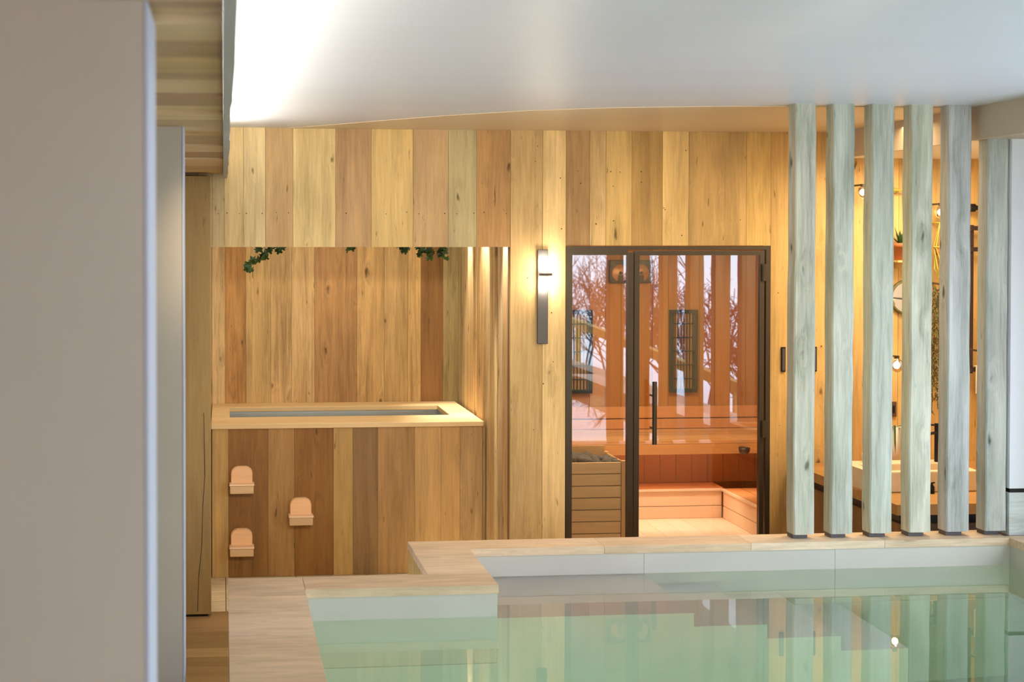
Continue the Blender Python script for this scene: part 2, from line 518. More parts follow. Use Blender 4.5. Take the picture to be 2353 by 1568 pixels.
# --- timber soffit on the left, with a rough edge board
mb = MB()
edges = [-2.8, -1.2, 0.3, 1.2, 1.9, 2.27, 2.38, 2.50, 2.72, 3.0, 3.22, 3.36, 3.72, 4.0, 4.28, 4.45, 4.9, 5.25, 5.7, 6.1, 6.5, 6.9, 7.3, 7.75, 8.19]
scol = [(222, 186, 134), (204, 166, 120), (214, 176, 118), (194, 156, 110), (230, 192, 142), (188, 148, 106), (226, 188, 134)]
for i in range(len(edges) - 1):
    h = RND.choice([0.0, 0.006, 0.012, 0.0, 0.018])
    mb.box(-2.4, -0.0005, edges[i], edges[i + 1] - 0.0015, 2.48 + h, 2.53, tone(scol[i % 7]), seed3())
struct(mb.build('ceiling_soffit', M['soffit_x']))
mb = MB()
pts = []
yy = -2.8
rr = random.Random(3)
prev = 0.026
while yy < 8.15:
    step = rr.uniform(0.05, 0.5)
    w_ = 0.022 + rr.uniform(-0.002, 0.004)
    if rr.random() < 0.3: w_ += rr.uniform(-0.004, 0.004)
    y2 = min(8.15, yy + step)
    mb.add([(0.0, yy, 2.468), (prev, yy, 2.472), (w_, y2, 2.472), (0.0, y2, 2.468), (0.0, yy, 2.535), (prev, yy, 2.535), (w_, y2, 2.535), (0.0, y2, 2.535)],
           [(0, 3, 2, 1), (4, 5, 6, 7), (0, 1, 5, 4), (1, 2, 6, 5), (2, 3, 7, 6), (3, 0, 4, 7)], tone((168, 160, 140)), (0.1, 0.2, 0.3))
    prev = w_; yy = y2
struct(mb.build('trim_1', wood('grey_edge_board', 'Y', 0.3, 0.7, 0.1)))

# --- plaster pillars on the left
mb = MB(); mb.box(-2.4, -0.123, 2.262, 2.53, 0, 2.479)
struct(mb.build('wall_left_pillar', M['beige']))
mb = MB(); mb.box(-0.1218, -0.117, 2.262, 2.53, 0, 2.479); struct(mb.build('trim_11', M['edge']))
mb = MB(); mb.box(-0.1328, -0.128, 4.69, 4.84, 0, 2.479); struct(mb.build('trim_12', M['edge']))
mb = MB(); mb.box(-2.4, -0.134, 4.69, 4.84, 0, 2.479)
struct(mb.build('wall_left_pier', M['beige']))
# --- room shell out of the frame
mb = MB(); mb.box(-2.5, -2.4, -3.0, 8.3, 0, CZ); struct(mb.build('wall_left', M['beige']))
mb = MB(); mb.box(-2.5, -0.7, -3.1, -3.0, 0, CZ); mb.box(2.6, 4.2, -3.1, -3.0, 0, CZ); mb.box(-0.7, 2.6, -3.1, -3.0, 0, 0.8); mb.box(-0.7, 2.6, -3.1, -3.0, 2.4, CZ)
struct(mb.build('wall_front', M['beige']))
mb = MB(); mb.box(-2.5, -0.17, 8.31, 8.35, 0, CZ); struct(mb.build('wall_passage', M['beige']))

# --- floor
mb = MB()
fy = -3.0
while fy < YW:
    f2 = min(fy + 0.16, YW)
    if fy < 6.66 < f2: f2 = 6.66
    mb.box(-2.5, 0.018 if fy < 6.659 else 4.82, fy, f2 - 0.001, -0.06, 0.0, tone(RND.choice([(176, 138, 84), (160, 124, 74), (188, 150, 95), (170, 132, 86)])), seed3())
    fy = f2
mb.box(-2.5, -0.201, YW, 8.34, -0.06, 0.0, tone((170, 132, 86)), seed3())
mb.box(0.019, 4.2, -3.0, 1.345, -0.06, 0.0, tone((170, 132, 86)), seed3())
mb.box(3.981, 4.2, 1.345, 6.66, -0.06, -0.051, tone((170, 132, 86)), seed3())
struct(mb.build('floor', M['floor_x']))
mb = MB()
xs = [-0.2, 0.011, 0.45, 0.9, 1.35, 1.72]
yl = [YW, 8.86, 9.5, 10.2]
for i in range(5):
    for j in range(3):
        mb.box(xs[i] + 0.002, xs[i + 1] - 0.002, yl[j] + 0.003, yl[j + 1] - 0.003, -0.06, 0.0, tone((222, 200, 158)), seed3())
mb.box(-0.2, 1.72, YW + 0.002, 10.2, -0.08, -0.062, tone((120, 100, 70)))
struct(mb.build('floor_recess', M['stone_x']))

# --- right side: wall beside the posts and windows between timber mullions
mb = MB(); mb.box(3.748, 4.82, 6.53, 6.66, 0.925, 2.60); struct(mb.build('wall_right_return', M['white']))
mb = MB(); mb.box(3.748, 4.82, 6.53, 6.66, 0.70, 0.905, tone((205, 205, 190)), seed3())
struct(mb.build('wall_right_plinth', M['stone_x']))
mb = MB(); mb.box(3.752, 4.82, 6.534, 6.66, 0.905, 0.925); struct(mb.build('trim_2', M['black']))
mb = MB(); mb.box(4.82, 4.9, 6.53, 8.3, 0, CZ); struct(mb.build('wall_right_washroom', M['beige']))
mb = MB(); mb.box(3.98, 4.2, -3.0, 6.52, -0.05, 0.70); struct(mb.build('wall_right_sill', M['beige']))
mb = MB(); mb.box(3.98, 4.2, -3.0, -1.4, 0.70, 2.60); mb.box(3.98, 4.2, -1.4, 6.52, 2.22, 2.60); struct(mb.build('wall_right', M['beige']))

# ================================================================== pool
pool = thing('swimming_pool', 'raised indoor swimming pool of still green water with travertine coping and underwater steps', 'swimming pool', (2.0, 4.0, 0.0))
X0, X1, XN, XR = 0.017, 0.322, 1.116, 3.72
YF, YB, CT, NO = 5.783, 6.478, 0.70, 0.035
stc = [(222, 186, 144), (214, 178, 136), (228, 194, 154), (218, 184, 144)]
mb = MB()
y = 1.35
k = 0
while y < 6.0:
    y2 = min(y + 0.62, 6.0)
    if y2 > 5.7: y2 = 6.0
    mb.box(X0, X1 + 0.004, y + 0.0008, y2 - 0.0008, CT - NO, CT, tone(stc[k % 4]), seed3()); y = y2; k += 1
mb.box(X1 + 0.006, XN + 0.004, YF - 0.004, 5.999, CT - NO, CT, tone(stc[1]), seed3())
mb.box(0.858, XN + 0.004, 6.001, YB - 0.005, CT - NO, CT, tone(stc[2]), seed3())
xs = [0.858, 1.75, 2.45, 3.1, 3.72]
for i in range(4):
    mb.box(xs[i] + 0.0008, xs[i + 1] - 0.0008, YB - 0.004, 6.668, CT - NO, CT, tone(stc[i % 4]), seed3())
mb.box(XR - 0.002, 3.979, 1.35, 6.52, CT - NO, CT, tone(stc[0]), seed3())
mb.box(X1 + 0.006, XR - 0.004, 1.3, 1.52, CT - NO, CT, tone(stc[0]), seed3())
mb.build('coping', M['stone_x'], pool)
mb = MB()
g = 0.0
mb.box(X0 + 0.002, X1, 1.35, 5.999, -0.055, CT - NO, tone((205, 175, 118)), seed3())
mb.box(X1, XN, YF, 5.999, -0.055, CT - NO)
mb.box(0.880, XN, 5.999, 6.666, -0.055, CT - NO)
for a, b_ in ((XN, 1.9385), (1.940, 2.8585), (2.860, XR)):
    mb.box(a, b_, YB, 6.666, -0.055, CT - NO)
mb.box(XR, 3.979, 1.35, 6.52, -0.055, CT - NO)
mb.box(X1, XR, 1.35, 1.5, -0.055, CT - NO)
mb.build('surround_wall', plain('pool_surround', (0.57, 0.52, 0.45), 0.5, var=0.03, bscale=3), pool)
FZ = -1.25
mb = MB(); mb.box(0.862, 0.8795, 6.0, 6.666, -0.055, CT - NO, tone((205, 165, 95)), seed3()); mb.build('timber_cladding', M['oak_z'], pool)
mb = MB()
mb.box(X0, X1, 1.35, 5.99, FZ, -0.06); mb.box(X1, XN, YF, 5.99, FZ, -0.06); mb.box(0.9, XN, 5.99, 6.66, FZ, -0.06)
mb.box(XN, XR, YB, 6.66, FZ, -0.06); mb.box(XR, 3.95, 1.35, 6.5, FZ, -0.06); mb.box(X1, XR, 1.35, 1.5, FZ, -0.06)
mb.box(X0, 3.95, 1.35, 6.66, FZ - 0.08, FZ)
mb.build('basin_shell', M['poolwall'], pool)
for i, xe in enumerate([1.945, 2.26, 2.58, 2.875]):
    mb = MB()
    xs0 = XN if i == 0 else [1.945, 2.26, 2.58, 2.875][i - 1]
    mb.box(xs0, xe, YF, YB, FZ, 0.545 - 0.205 * i)
    mb.build('step', M['poolwall'], pool)
# water body (L-shaped prism)
bm = bmesh.new()
e = 0.006
out = [(X1 - e, 1.5 - e), (XR + e, 1.5 - e), (XR + e, YB + e), (XN - e, YB + e), (XN - e, YF + e), (X1 - e, YF + e)]
WZ = 0.570
vs = [bm.verts.new((a, b_, FZ - 0.01)) for a, b_ in out] + [bm.verts.new((a, b_, WZ)) for a, b_ in out]
bm.faces.new(list(reversed(vs[:6]))); bm.faces.new(vs[6:])
for i in range(6):
    j = (i + 1) % 6
    bm.faces.new([vs[i], vs[j], vs[6 + j], vs[6 + i]])
mb = MB(); mb.frombm(bm)
mb.build('water', M['water'], pool, 'still greenish water')
for x in (0.9, 2.0, 3.1):
    mb = MB(); mb.lathe([(0.0, 0.03), (0.09, 0.03), (0.11, 0.0), (0.11, -0.02)], (x, 1.54, 0.05), 24, axis='Y')
    mb.build('lamp_housing', M['steel'], pool)

# ================================================================== grey posts on the coping
px = [(2.682, 2.784), (2.868, 2.972), (3.058, 3.168), (3.252, 3.36), (3.44, 3.551), (3.634, 3.738)]
ptone = [(188, 186, 166), (190, 192, 172), (186, 188, 168), (202, 200, 176), (184, 184, 176), (182, 184, 172)]
plab = ['weathered grey timber post nearest the sauna door, standing on the pool coping',
        'weathered grey timber post, second from the sauna door in the row on the coping',
        'weathered grey timber post with a dark knot high up, third from the sauna door',
        'paler creamy timber post with a long crack, fourth from the sauna door on the coping',
        'smooth bluish grey timber post, fifth from the sauna door on the coping',
        'shorter two-tone timber post under the beam beside the white wall, last of the row']
for i, (a, b_) in enumerate(px):
    p = thing('timber_post', plab[i], 'post', ((a + b_) / 2, 6.58, CT), 'weathered posts on the pool coping')
    top = CZ if i < 5 else 2.60
    bm = bmesh.new()
    n = 14
    rp = random.Random(20 + i)
    ring = []
    dx = 0.0
    for k in range(n + 1):
        z = 0.721 + (top - 0.721) * k / n
        wob = [rp.uniform(-0.0025, 0.0025) for _ in range(4)]
        x0 = a + wob[0]; x1 = b_ + wob[1]; y0 = 6.54 + wob[2] * 0.5; y1 = 6.634 + wob[3] * 0.5
        ch = 0.006
        xm = x0 + (x1 - x0) * (0.55 + 0.1 * math.sin(i * 2.1))
        ring.append([bm.verts.new(q) for q in ((x0 + ch, y0, z), (xm, y0 - 0.003, z), (x1 - ch, y0, z), (x1, y0 + ch, z), (x1, y1 - ch, z), (x1 - ch, y1, z), (x0 + ch, y1, z), (x0, y1 - ch, z), (x0, y0 + ch, z))])
    for k in range(n):
        for q in range(9):
            r_ = (q + 1) % 9
            bm.faces.new([ring[k][q], ring[k][r_], ring[k + 1][r_], ring[k + 1][q]])
    bm.faces.new(list(reversed(ring[0]))); bm.faces.new(ring[n])
    mb = MB(); mb.frombm(bm, tone(ptone[i], (0.99, 1.0, 0.94)), seed3())
    mb.build('shaft', M['grey_z'], p)
    mb = MB(); mb.box(a + 0.002, b_ - 0.028, 6.556, 6.625, CT, 0.722, ch=0.002)
    mb.build('foot', M['graphite'], p, 'dark metal foot')

# brown column at the left
p = thing('timber_column', 'wide old oak column with a long crack, standing left of the sunken tub', 'column', (-0.2, 8.12, 0))
mb = MB(); mb.box(-0.40, -0.072, 8.09, 8.188, 0.014, 2.478, tone((162, 127, 74)), seed3(), ch=0.004)
mb.build('shaft', wood('old_column_oak', 'Z', 0.55, 0.65, 0.8, across=9, along=0.7, bump=0.4), p)
mb = MB()
cr = [(-0.112, 1.15), (-0.106, 0.80), (-0.118, 0.62), (-0.124, 0.40), (-0.142, 0.22), (-0.148, 0.03)]
for (a, z0), (b_, z1) in zip(cr[:-1], cr[1:]):
    w_ = 0.0015
    mb.add([(a - w_, 8.0892, z0), (a + w_, 8.0892, z0), (b_ + w_ * 1.3, 8.0892, z1), (b_ - w_ * 1.3, 8.0892, z1)], [(0, 3, 2, 1)])
mb.build('crack', plain('dark_crack', (0.035, 0.02, 0.01), 0.9), p, 'long dark drying crack')
mb = MB(); mb.box(-0.38, -0.09, 8.105, 8.18, 0.0, 0.015); mb.build('foot', M['black'], p, 'black metal foot')

# ================================================================== tub
tub = thing('hot_tub', 'timber-clad steel plunge tub with a pale wooden rim, built into the wall recess', 'tub', (0.78, 9.6, 0))
mb = MB()
tbx = [-0.074, 0.029, 0.277, 0.444, 0.689, 0.813, 0.971, 1.208, 1.376, 1.499, 1.644]
tbc = [(186, 145, 82), (138, 94, 42), (164, 120, 64), (140, 92, 38), (178, 138, 76), (140, 104, 60), (164, 122, 70), (182, 140, 84), (178, 136, 80), (182, 142, 90)]
planks(mb, tbx, tbc, 9.03, 9.06, 0.002, 0.935)
mb.box(-0.08, 1.646, 9.06, 9.09, 0.002, 0.93, tone((110, 80, 50)), seed3())
mb.build('front_panel', M['oak_z'], tub)
RZ = 0.97
mb = MB()
rc = tone((222, 186, 130))
mb.box(-0.08, 1.648, 9.005, 9.36, 0.937, RZ, rc, seed3(), ch=0.006)
mb.box(-0.08, 1.648, 9.93, 10.175, 0.937, RZ, rc, seed3(), ch=0.004)
mb.box(-0.08, 0.04, 9.361, 9.929, 0.937, RZ, rc, seed3(), ch=0.003)
mb.box(1.485, 1.648, 9.361, 9.929, 0.937, RZ, rc, seed3(), ch=0.003)
mb.build('rim', M['pale_x'], tub, 'pale wooden rim')
mb = MB()
x0, x1, y0, y1, z0, z1 = 0.02, 1.50, 9.34, 9.945, 0.25, 0.936
t = 0.008
mb.box(x0, x1, y0, y0 + t, z0, z1); mb.box(x0, x1, y1 - t, y1, z0, z1)
mb.box(x0, x0 + t, y0, y1, z0, z1); mb.box(x1 - t, x1, y0, y1, z0, z1); mb.box(x0, x1, y0, y1, z0, z0 + t)
mb.build('basin', M['steel'], tub, 'brushed steel basin')
mb = MB(); mb.box(x0 + t, x1 - t, y0 + t, y1 - t, 0.78, 0.80); mb.build('water', glass('tub_water', (0.9, 0.97, 0.98), 0.0, 1.33), tub)

# foothold blocks on the tub front
fh = [(0.111, 0.706, 'arched pale foothold on the tub front, upper left of the three'),
      (0.480, 0.502, 'arched pale foothold on the tub front, the single one to the right'),
      (0.110, 0.314, 'arched pale foothold on the tub front, lowest of the three')]
for i, (cx, zt, lb) in enumerate(fh):
    f_ = thing('foothold', lb, 'step', (cx, 9.03, zt - 0.165), 'arched footholds on the tub front')
    W = 0.068; H = 0.108
    prof = [(-W, 0)]
    r = 0.046
    for k in range(9):
        t = PI - k * PI / 2 / 8
        prof.append((-W + r + r * math.cos(t), H - r + r * math.sin(t)))
    for k in range(9):
        t = PI / 2 - k * PI / 2 / 8
        prof.append((W - r + r * math.cos(t), H - r + r * math.sin(t)))
    prof.append((W, 0))
    zb = zt - H
    def ringat(y, s):
        return [(cx + a * s, y, zb + b_ * (s if b_ > 0 else 1)) for a, b_ in prof]
    mb = MB()
    A = ringat(9.026, 1.0); B = ringat(8.996, 1.0); C = ringat(8.986, 0.94)
    n = len(prof)
    fc = [(k, k + 1, n + k + 1, n + k) for k in range(n - 1)] + [(n + k, n + k + 1, 2 * n + k + 1, 2 * n + k) for k in range(n - 1)] + [tuple(range(2 * n, 3 * n))]
    mb.add(A + B + C, fc, tone((238, 186, 132)), seed3())
    mb.build('arched_back', M['pale_x'], f_)
    mb = MB(); mb.box(cx - 0.078, cx + 0.078, 8.92, 9.028, zb - 0.006, zb + 0.006, tone((244, 202, 160)), seed3(), ch=0.004)
    mb.build('tread', M['pale_x'], f_)
    mb = MB(); mb.box(cx - 0.074, cx + 0.074, 8.926, 9.028, zb - 0.055, zb - 0.0065, tone((212, 172, 122)), seed3(), ch=0.006)
    mb.build('support_block', M['pale_x'], f_)

# ivy hanging into the recess
def ivy_leaf(mb, c, s, rot, col=(0.8, 0.8, 0.8)):
    out = [(0, -0.1), (0.35, -0.35), (0.62, -0.1), (0.42, 0.12), (0.75, 0.45), (0.3, 0.45), (0, 1.0), (-0.3, 0.45), (-0.75, 0.45), (-0.42, 0.12), (-0.62, -0.1), (-0.35, -0.35)]
    R = Euler(rot).to_matrix()
    vs = [Vector((0, 0, 0.0)) + Vector((0, 0.25, 0.10))] + [Vector((a, b_, 0)) for a, b_ in out]
    vs = [Vector(c) + R @ (q * s) for q in vs]
    mb.add(vs, [(0, 1 + k, 1 + (k + 1) % 12) for k in range(12)], col, None, False)


def ivy(label, strands, seed, n):
    r = random.Random(seed)
    t = thing('hanging_ivy', label, 'plant', (strands[0][0][0], strands[0][0][1], strands[0][0][2]))
    mv = MB(); ml = MB()
    for st in strands:
        mv.tube(st, 0.0025, 6)
        tot = len(st) - 1
        for k in range(n):
            u = r.uniform(0.35, 1.0) * tot
            i = min(int(u), tot - 1); q = Vector(st[i]).lerp(Vector(st[i + 1]), u - i)
            q += Vector((r.uniform(-.02, .02), r.uniform(-.03, .02), r.uniform(-.02, .012)))
            ivy_leaf(ml, q, r.uniform(0.024, 0.042), (math.radians(r.uniform(50, 120)), r.uniform(-.6, .6), r.uniform(-.9, .9) + (PI if r.random() < .6 else 0)))
    mv.build('vine', M['vine'], t)
    ml.build('foliage', M['leaf'], t)


ivy('trailing ivy hanging at the left of the tub recess, its tip pointing down', [[(0.36, 8.75, 2.459), (0.34, 8.72, 2.15), (0.25, 8.7, 2.03), (0.17, 8.69, 1.99), (0.145, 8.69, 1.935)], [(0.30, 8.75, 2.459), (0.26, 8.72, 2.15), (0.20, 8.7, 2.06)], [(0.38, 8.74, 2.459), (0.37, 8.72, 2.12), (0.33, 8.7, 2.06)]], 5, 20)
ivy('cluster of ivy hanging above the right part of the tub', [[(1.10, 8.75, 2.459), (1.09, 8.72, 2.1), (1.11, 8.7, 2.045)], [(1.20, 8.75, 2.459), (1.19, 8.72, 2.1), (1.20, 8.7, 2.03)], [(1.27, 8.75, 2.459), (1.27, 8.72, 2.1), (1.27, 8.7, 1.995)], [(1.33, 8.75, 2.459), (1.33, 8.72, 2.1), (1.335, 8.7, 2.02)]], 9, 16)
ivy('single ivy sprig just showing under the boards above the middle of the tub', [[(0.77, 8.75, 2.459), (0.77, 8.72, 2.1), (0.77, 8.7, 2.068)]], 11, 5)

# ================================================================== wall lamp beside the sauna
wl = thing('wall_lamp', 'tall dark bar wall lamp with two lit opal globes, left of the sauna door', 'lamp', (1.842, YW, 1.52))
mb = MB(); mb.box(1.811, 1.873, YW - 0.022, YW - 0.003, 1.518, 2.065, ch=0.003); mb.build('backplate', M['graphite'], wl)
mb = MB()
mb.lathe([(0.030, -0.007), (0.038, -0.007), (0.038, 0.007), (0.030, 0.007), (0.030, -0.007)], (1.851, YW - 0.055, 1.922), 28)
mb.box(1.838, 1.862, YW - 0.03, YW - 0.018, 1.916, 1.928)
mb.build('holder_ring', M['graphite'], wl)
for z in (1.984, 1.862):
    mb = MB(); mb.ball((1.849, YW - 0.055, z), 0.034, sz=(1, 1, 1.12)); mb.build('globe', M['globe'], wl, 'lit opal glass globe')

# ================================================================== sauna front
fr = MB()
YS0, YS1 = 8.195, 8.245
for (a, b_, c, d) in [(1.983, 2.020, 0.0, 2.084), (2.352, 2.384, 0.0, 2.050), (3.185, 3.211, 0.0, 2.084)]:
    fr.box(a, b_, YS0, YS1, c, d)
fr.box(2.020, 3.185, YS0, YS1, 2.064, 2.084)
fr.box(2.020, 2.352, YS0, YS1, 2.033, 2.064)
fr.box(2.020, 2.352, YS0, YS1, 0.0, 0.15)
w1 = struct(thing('window_1', 'fixed glass side panel of the sauna in a dark bronze frame', 'window', (2.18, 8.22, 0)))
del w1['category']
fr.build('window_frame', M['bronze'], w1)
mb = MB(); mb.box(2.020, 2.352, 8.216, 8.224, 0.15, 2.033); mb.build('pane', M['glass'], w1)
d1 = struct(thing('door_1', 'glass sauna door in a dark bronze frame with a vertical bar handle', 'door', (2.79, 8.22, 0)))
del d1['category']
mb = MB()
mb.box(2.392, 2.422, 8.20, 8.24, 0.152, 2.058); mb.box(3.150, 3.176, 8.20, 8.24, 0.152, 2.058)
mb.box(2.422, 3.150, 8.20, 8.24, 2.031, 2.058); mb.box(2.422, 3.150, 8.20, 8.24, 0.152, 0.20)
mb.build('door_frame', M['bronze'], d1)
mb = MB(); mb.box(2.422, 3.150, 8.216, 8.224, 0.20, 2.031); mb.build('pane', M['glass'], d1)
mb = MB(); mb.cyl((2.495, 8.135, 0.93), (2.495, 8.135, 1.296), 0.0135, n=16)
mb.cyl((2.495, 8.135, 1.02), (2.495, 8.216, 1.02), 0.006); mb.cyl((2.495, 8.135, 1.21), (2.495, 8.216, 1.21), 0.006)
mb.build('door_handle', M['bronze'], d1)
for z in (1.005, 1.93):
    mb = MB(); mb.cyl((3.168, 8.188, z - 0.05), (3.168, 8.188, z + 0.05), 0.010); mb.box(3.158, 3.196, 8.190, 8.1995, z - 0.05, z + 0.05)
    mb.build('hinge', M['bronze'], d1)

# sauna room
SX0, SX1, SYB, SZ = 1.96, 4.05, 10.3, 0.15
cw = [(176, 112, 40), (168, 104, 34), (184, 120, 44), (172, 107, 37)]
mb = MB()
x = SX0
k = 0
while x < SX1 - 0.01:
    x2 = min(x + 0.118, SX1)
    mb.box(x + 0.0015, x2 - 0.0015, SYB, SYB + 0.02, 0.05, 2.2, tone(cw[k % 4]), seed3()); x = x2; k += 1
mb.box(SX0, SX1, SYB + 0.012, SYB + 0.06, 0.05, 2.2, tone((110, 60, 28)))
struct(mb.build('wall_sauna_back', M['cedar_z']))
mb = MB()
for k in range(17):
    mb.box(SX1, SX1 + 0.03, 8.32 + k * 0.118 + 0.0015, 8.32 + (k + 1) * 0.118 - 0.0015, 0.05, 2.2, tone(cw[k % 4]), seed3())
struct(mb.build('wall_sauna_right', M['cedar_z']))
mb = MB(); mb.box(SX0 - 0.03, SX0, 8.31, 10.3, 0.05, 2.2, tone(cw[0])); struct(mb.build('wall_sauna_left', M['cedar_z']))
mb = MB(); mb.box(3.22, SX1, 8.305, 8.32, 0.05, 2.2, tone(cw[0])); struct(mb.build('wall_sauna_front', M['cedar_z']))
mb = MB(); mb.box(SX0, SX1, 8.32, 10.3, 2.2, 2.24, tone(cw[0])); struct(mb.build('ceiling_sauna', M['cedar_x']))
mb = MB()
x = SX0
while x < SX1 - 0.01:
    x2 = min(x + 0.14, SX1)
    mb.box(x + 0.001, x2 - 0.001, 8.25, 10.3, 0.0, SZ, tone(RND.choice([(236, 200, 160), (230, 192, 150), (238, 204, 166)])), seed3()); x = x2
struct(mb.build('floor_sauna', wood('sauna_floor', 'Y', 0.15, 0.5, 0.05, bump=0.05, pits=0.0)))

sb = thing('sauna_bench', 'slatted cedar sauna bench along the back wall with a boarded plinth below', 'bench', (3.0, 9.95, SZ))
bc = [(206, 146, 84), (214, 154, 92), (200, 140, 80)]
mb = MB()
for k in range(5):
    a = 9.655 + k * 0.128
    mb.box(SX0 + 0.01, SX1 - 0.005, a, a + 0.118, 0.712, 0.738, tone(bc[k % 3]), seed3(), ch=0.003)
mb.build('seat_slats', M['cedar_x'], sb)
mb = MB(); mb.box(SX0 + 0.01, SX1 - 0.005, 9.655, 9.68, 0.64, 0.711, tone((205, 142, 80)), seed3(), ch=0.003)
mb.build('front_rail', M['cedar_x'], sb)
mb = MB()
for (a, b_) in ((0.742, 0.812), (0.82, 0.903)):
    mb.box(SX0 + 0.01, SX1 - 0.005, 10.262, 10.297, a, b_, tone((212, 142, 78)), seed3(), ch=0.003)
mb.build('back_slats', M['cedar_x'], sb)
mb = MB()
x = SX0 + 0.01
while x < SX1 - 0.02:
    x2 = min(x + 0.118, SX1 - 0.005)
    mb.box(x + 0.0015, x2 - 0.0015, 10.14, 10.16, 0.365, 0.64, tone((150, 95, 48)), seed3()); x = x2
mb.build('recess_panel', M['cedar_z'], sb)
mb = MB()
for (a, b_, y_) in ((0.345, 0.362, 9.87), (0.24, 0.342, 9.887), (0.151, 0.236, 9.887)):
    mb.box(SX0 + 0.01, 3.523, y_, y_ + 0.02, a, b_, tone((226, 188, 146)), seed3(), ch=0.002)
mb.box(SX0 + 0.01, 3.54, 9.885, 10.139, 0.345, 0.362, tone((196, 124, 62)), seed3())
mb.build('plinth', M['cedar_x'], sb)
sb2 = thing('sauna_bench', 'low cedar step box running along the right side of the sauna', 'bench', (3.78, 9.2, SZ))
mb = MB()
for (a, b_, x_) in ((0.345, 0.362, 3.51), (0.24, 0.342, 3.525), (0.151, 0.236, 3.525)):
    mb.box(x_, x_ + 0.02, 8.33, 9.864, a, b_, tone((222, 182, 138)), seed3(), ch=0.002)
mb.build('plinth', wood('cedar_plinth', 'Y', 0.18, 0.5, 0.1, bump=0.1, pits=0.1), sb2)
mb = MB()
for k in range(4):
    mb.box(3.532 + k * 0.128, 3.532 + k * 0.128 + 0.12, 8.33, 9.864, 0.345, 0.362, tone((196, 124, 62)), seed3())
mb.build('top_slats', wood('cedar_top', 'Y', 0.18, 0.5, 0.1, bump=0.1, pits=0.1), sb2)
t = thing('under_bench_lamp', 'small dark dome lamp under the right end of the sauna bench', 'lamp', (3.58, 9.72, 0.64))
mb = MB(); mb.lathe([(0.0, -0.05), (0.02, -0.047), (0.035, -0.03), (0.04, 0.0), (0.0, 0.0)], (3.58, 9.60, 0.69), 20)
mb.box(3.56, 3.60, 9.63, 9.6545, 0.66, 0.69)
mb.build('shade', M['knob'], t)


def ir_panel(x0, x1, z0, z1, label):
    t = thing('infrared_heater', label, 'heater', ((x0 + x1) / 2, 10.28, z0), 'infrared heaters on the sauna wall')
    mb = MB()
    y0, y1 = 10.262, 10.297
    fw = 0.028
    mb.box(x0, x1, y0, y1, z1 - fw, z1, ch=0.003); mb.box(x0, x1, y0, y1, z0, z0 + fw, ch=0.003)
    mb.box(x0, x0 + fw, y0, y1, z0 + fw, z1 - fw); mb.box(x1 - fw, x1, y0, y1, z0 + fw, z1 - fw)
    mb.build('frame', M['black'], t)
    mb = MB(); mb.box(x0 + fw, x1 - fw, y1 - 0.012, y1 - 0.002, z0 + fw, z1 - fw, (0.5, 0.3, 0.1)); mb.build('reflector', plain('copper_reflector', (0.75, 0.45, 0.18), 0.35, 0.7), t)
    mb = MB()
    n = 7
    for k in range(n):
        xx = x0 + fw + (x1 - x0 - 2 * fw) * (k + 0.5) / n
        mb.cyl((xx, y0 + 0.006, z0 + fw), (xx, y0 + 0.006, z1 - fw), 0.0042, n=6)
    for k in range(1, 6):
        zz = z0 + (z1 - z0) * k / 6
        mb.cyl((x0 + fw, y0 + 0.004, zz), (x1 - fw, y0 + 0.004, zz), 0.0045, n=6)
    mb.build('grille', M['black'], t)


ir_panel(3.262, 3.472, 1.005, 1.613, 'tall narrow black-framed infrared heater behind the glass sauna door')
ir_panel(2.455, 2.682, 1.005, 1.615, 'tall narrow black-framed infrared heater behind the fixed side pane of the sauna')

# twin-dome speaker high on the back wall
t = thing('sauna_speaker', 'dark box with two copper discs high on the sauna back wall', 'speaker', (2.96, 10.28, 1.8))
mb = MB(); mb.box(2.805, 3.118, 10.262, 10.297, 1.812, 1.979, ch=0.006); mb.build('housing', M['knob'], t)
for x in (2.885, 3.04):
    mb = MB(); mb.lathe([(0.0, -0.012), (0.055, -0.006), (0.062, 0.0)], (x, 10.262, 1.885), 28, axis='Y')
    d = mb.build('disc', plain('copper_disc', (0.50, 0.24, 0.10), 0.4, 0.5), t, 'copper coloured disc')
    mb = MB(); mb.cyl((x, 10.247, 1.885), (x, 10.255, 1.885), 0.013); mb.box(x - 0.018, x + 0.018, 10.2465, 10.254, 1.82, 1.87)
    mb.build('clip', M['knob'], d)

# sauna stove
t = thing('sauna_stove', 'timber-boarded sauna stove heaped with dark stones behind the fixed pane', 'stove', (2.23, 8.7, SZ))
mb = MB()
for k in range(8):
    z = 0.774 - 0.0725 * (k + 1)
    mb.box(2.03, 2.398, 8.50, 8.515, z + 0.004, z + 0.0715, tone((238, 190, 126)), seed3(), ch=0.002)
mb.build('front_boards', M['pale_x'], t)
for (a, c) in ((2.400, 8.49), (2.002, 8.49), (2.400, 8.88), (2.002, 8.88)):
    mb = MB(); mb.box(a, a + 0.028, c, c + 0.04, 0.151, 0.782, tone((218, 164, 104)), seed3(), ch=0.002); mb.build('corner_post', M['cedar_z'], t)
mb = MB()
for k in range(8):
    z = 0.774 - 0.0725 * (k + 1)
    mb.box(2.408, 2.422, 8.532, 8.878, z + 0.004, z + 0.0715, tone((208, 152, 90)), seed3())
mb.box(2.03, 2.40, 8.885, 8.90, 0.2, 0.82, tone((216, 166, 104)), seed3())
mb.build('side_boards', wood('stove_side', 'Y', 0.18, 0.5, 0.1), t)
mb = MB(); mb.box(2.035, 2.395, 8.52, 8.875, 0.2, 0.74); mb.build('firebox', M['black'], t)
rs = random.Random(4)
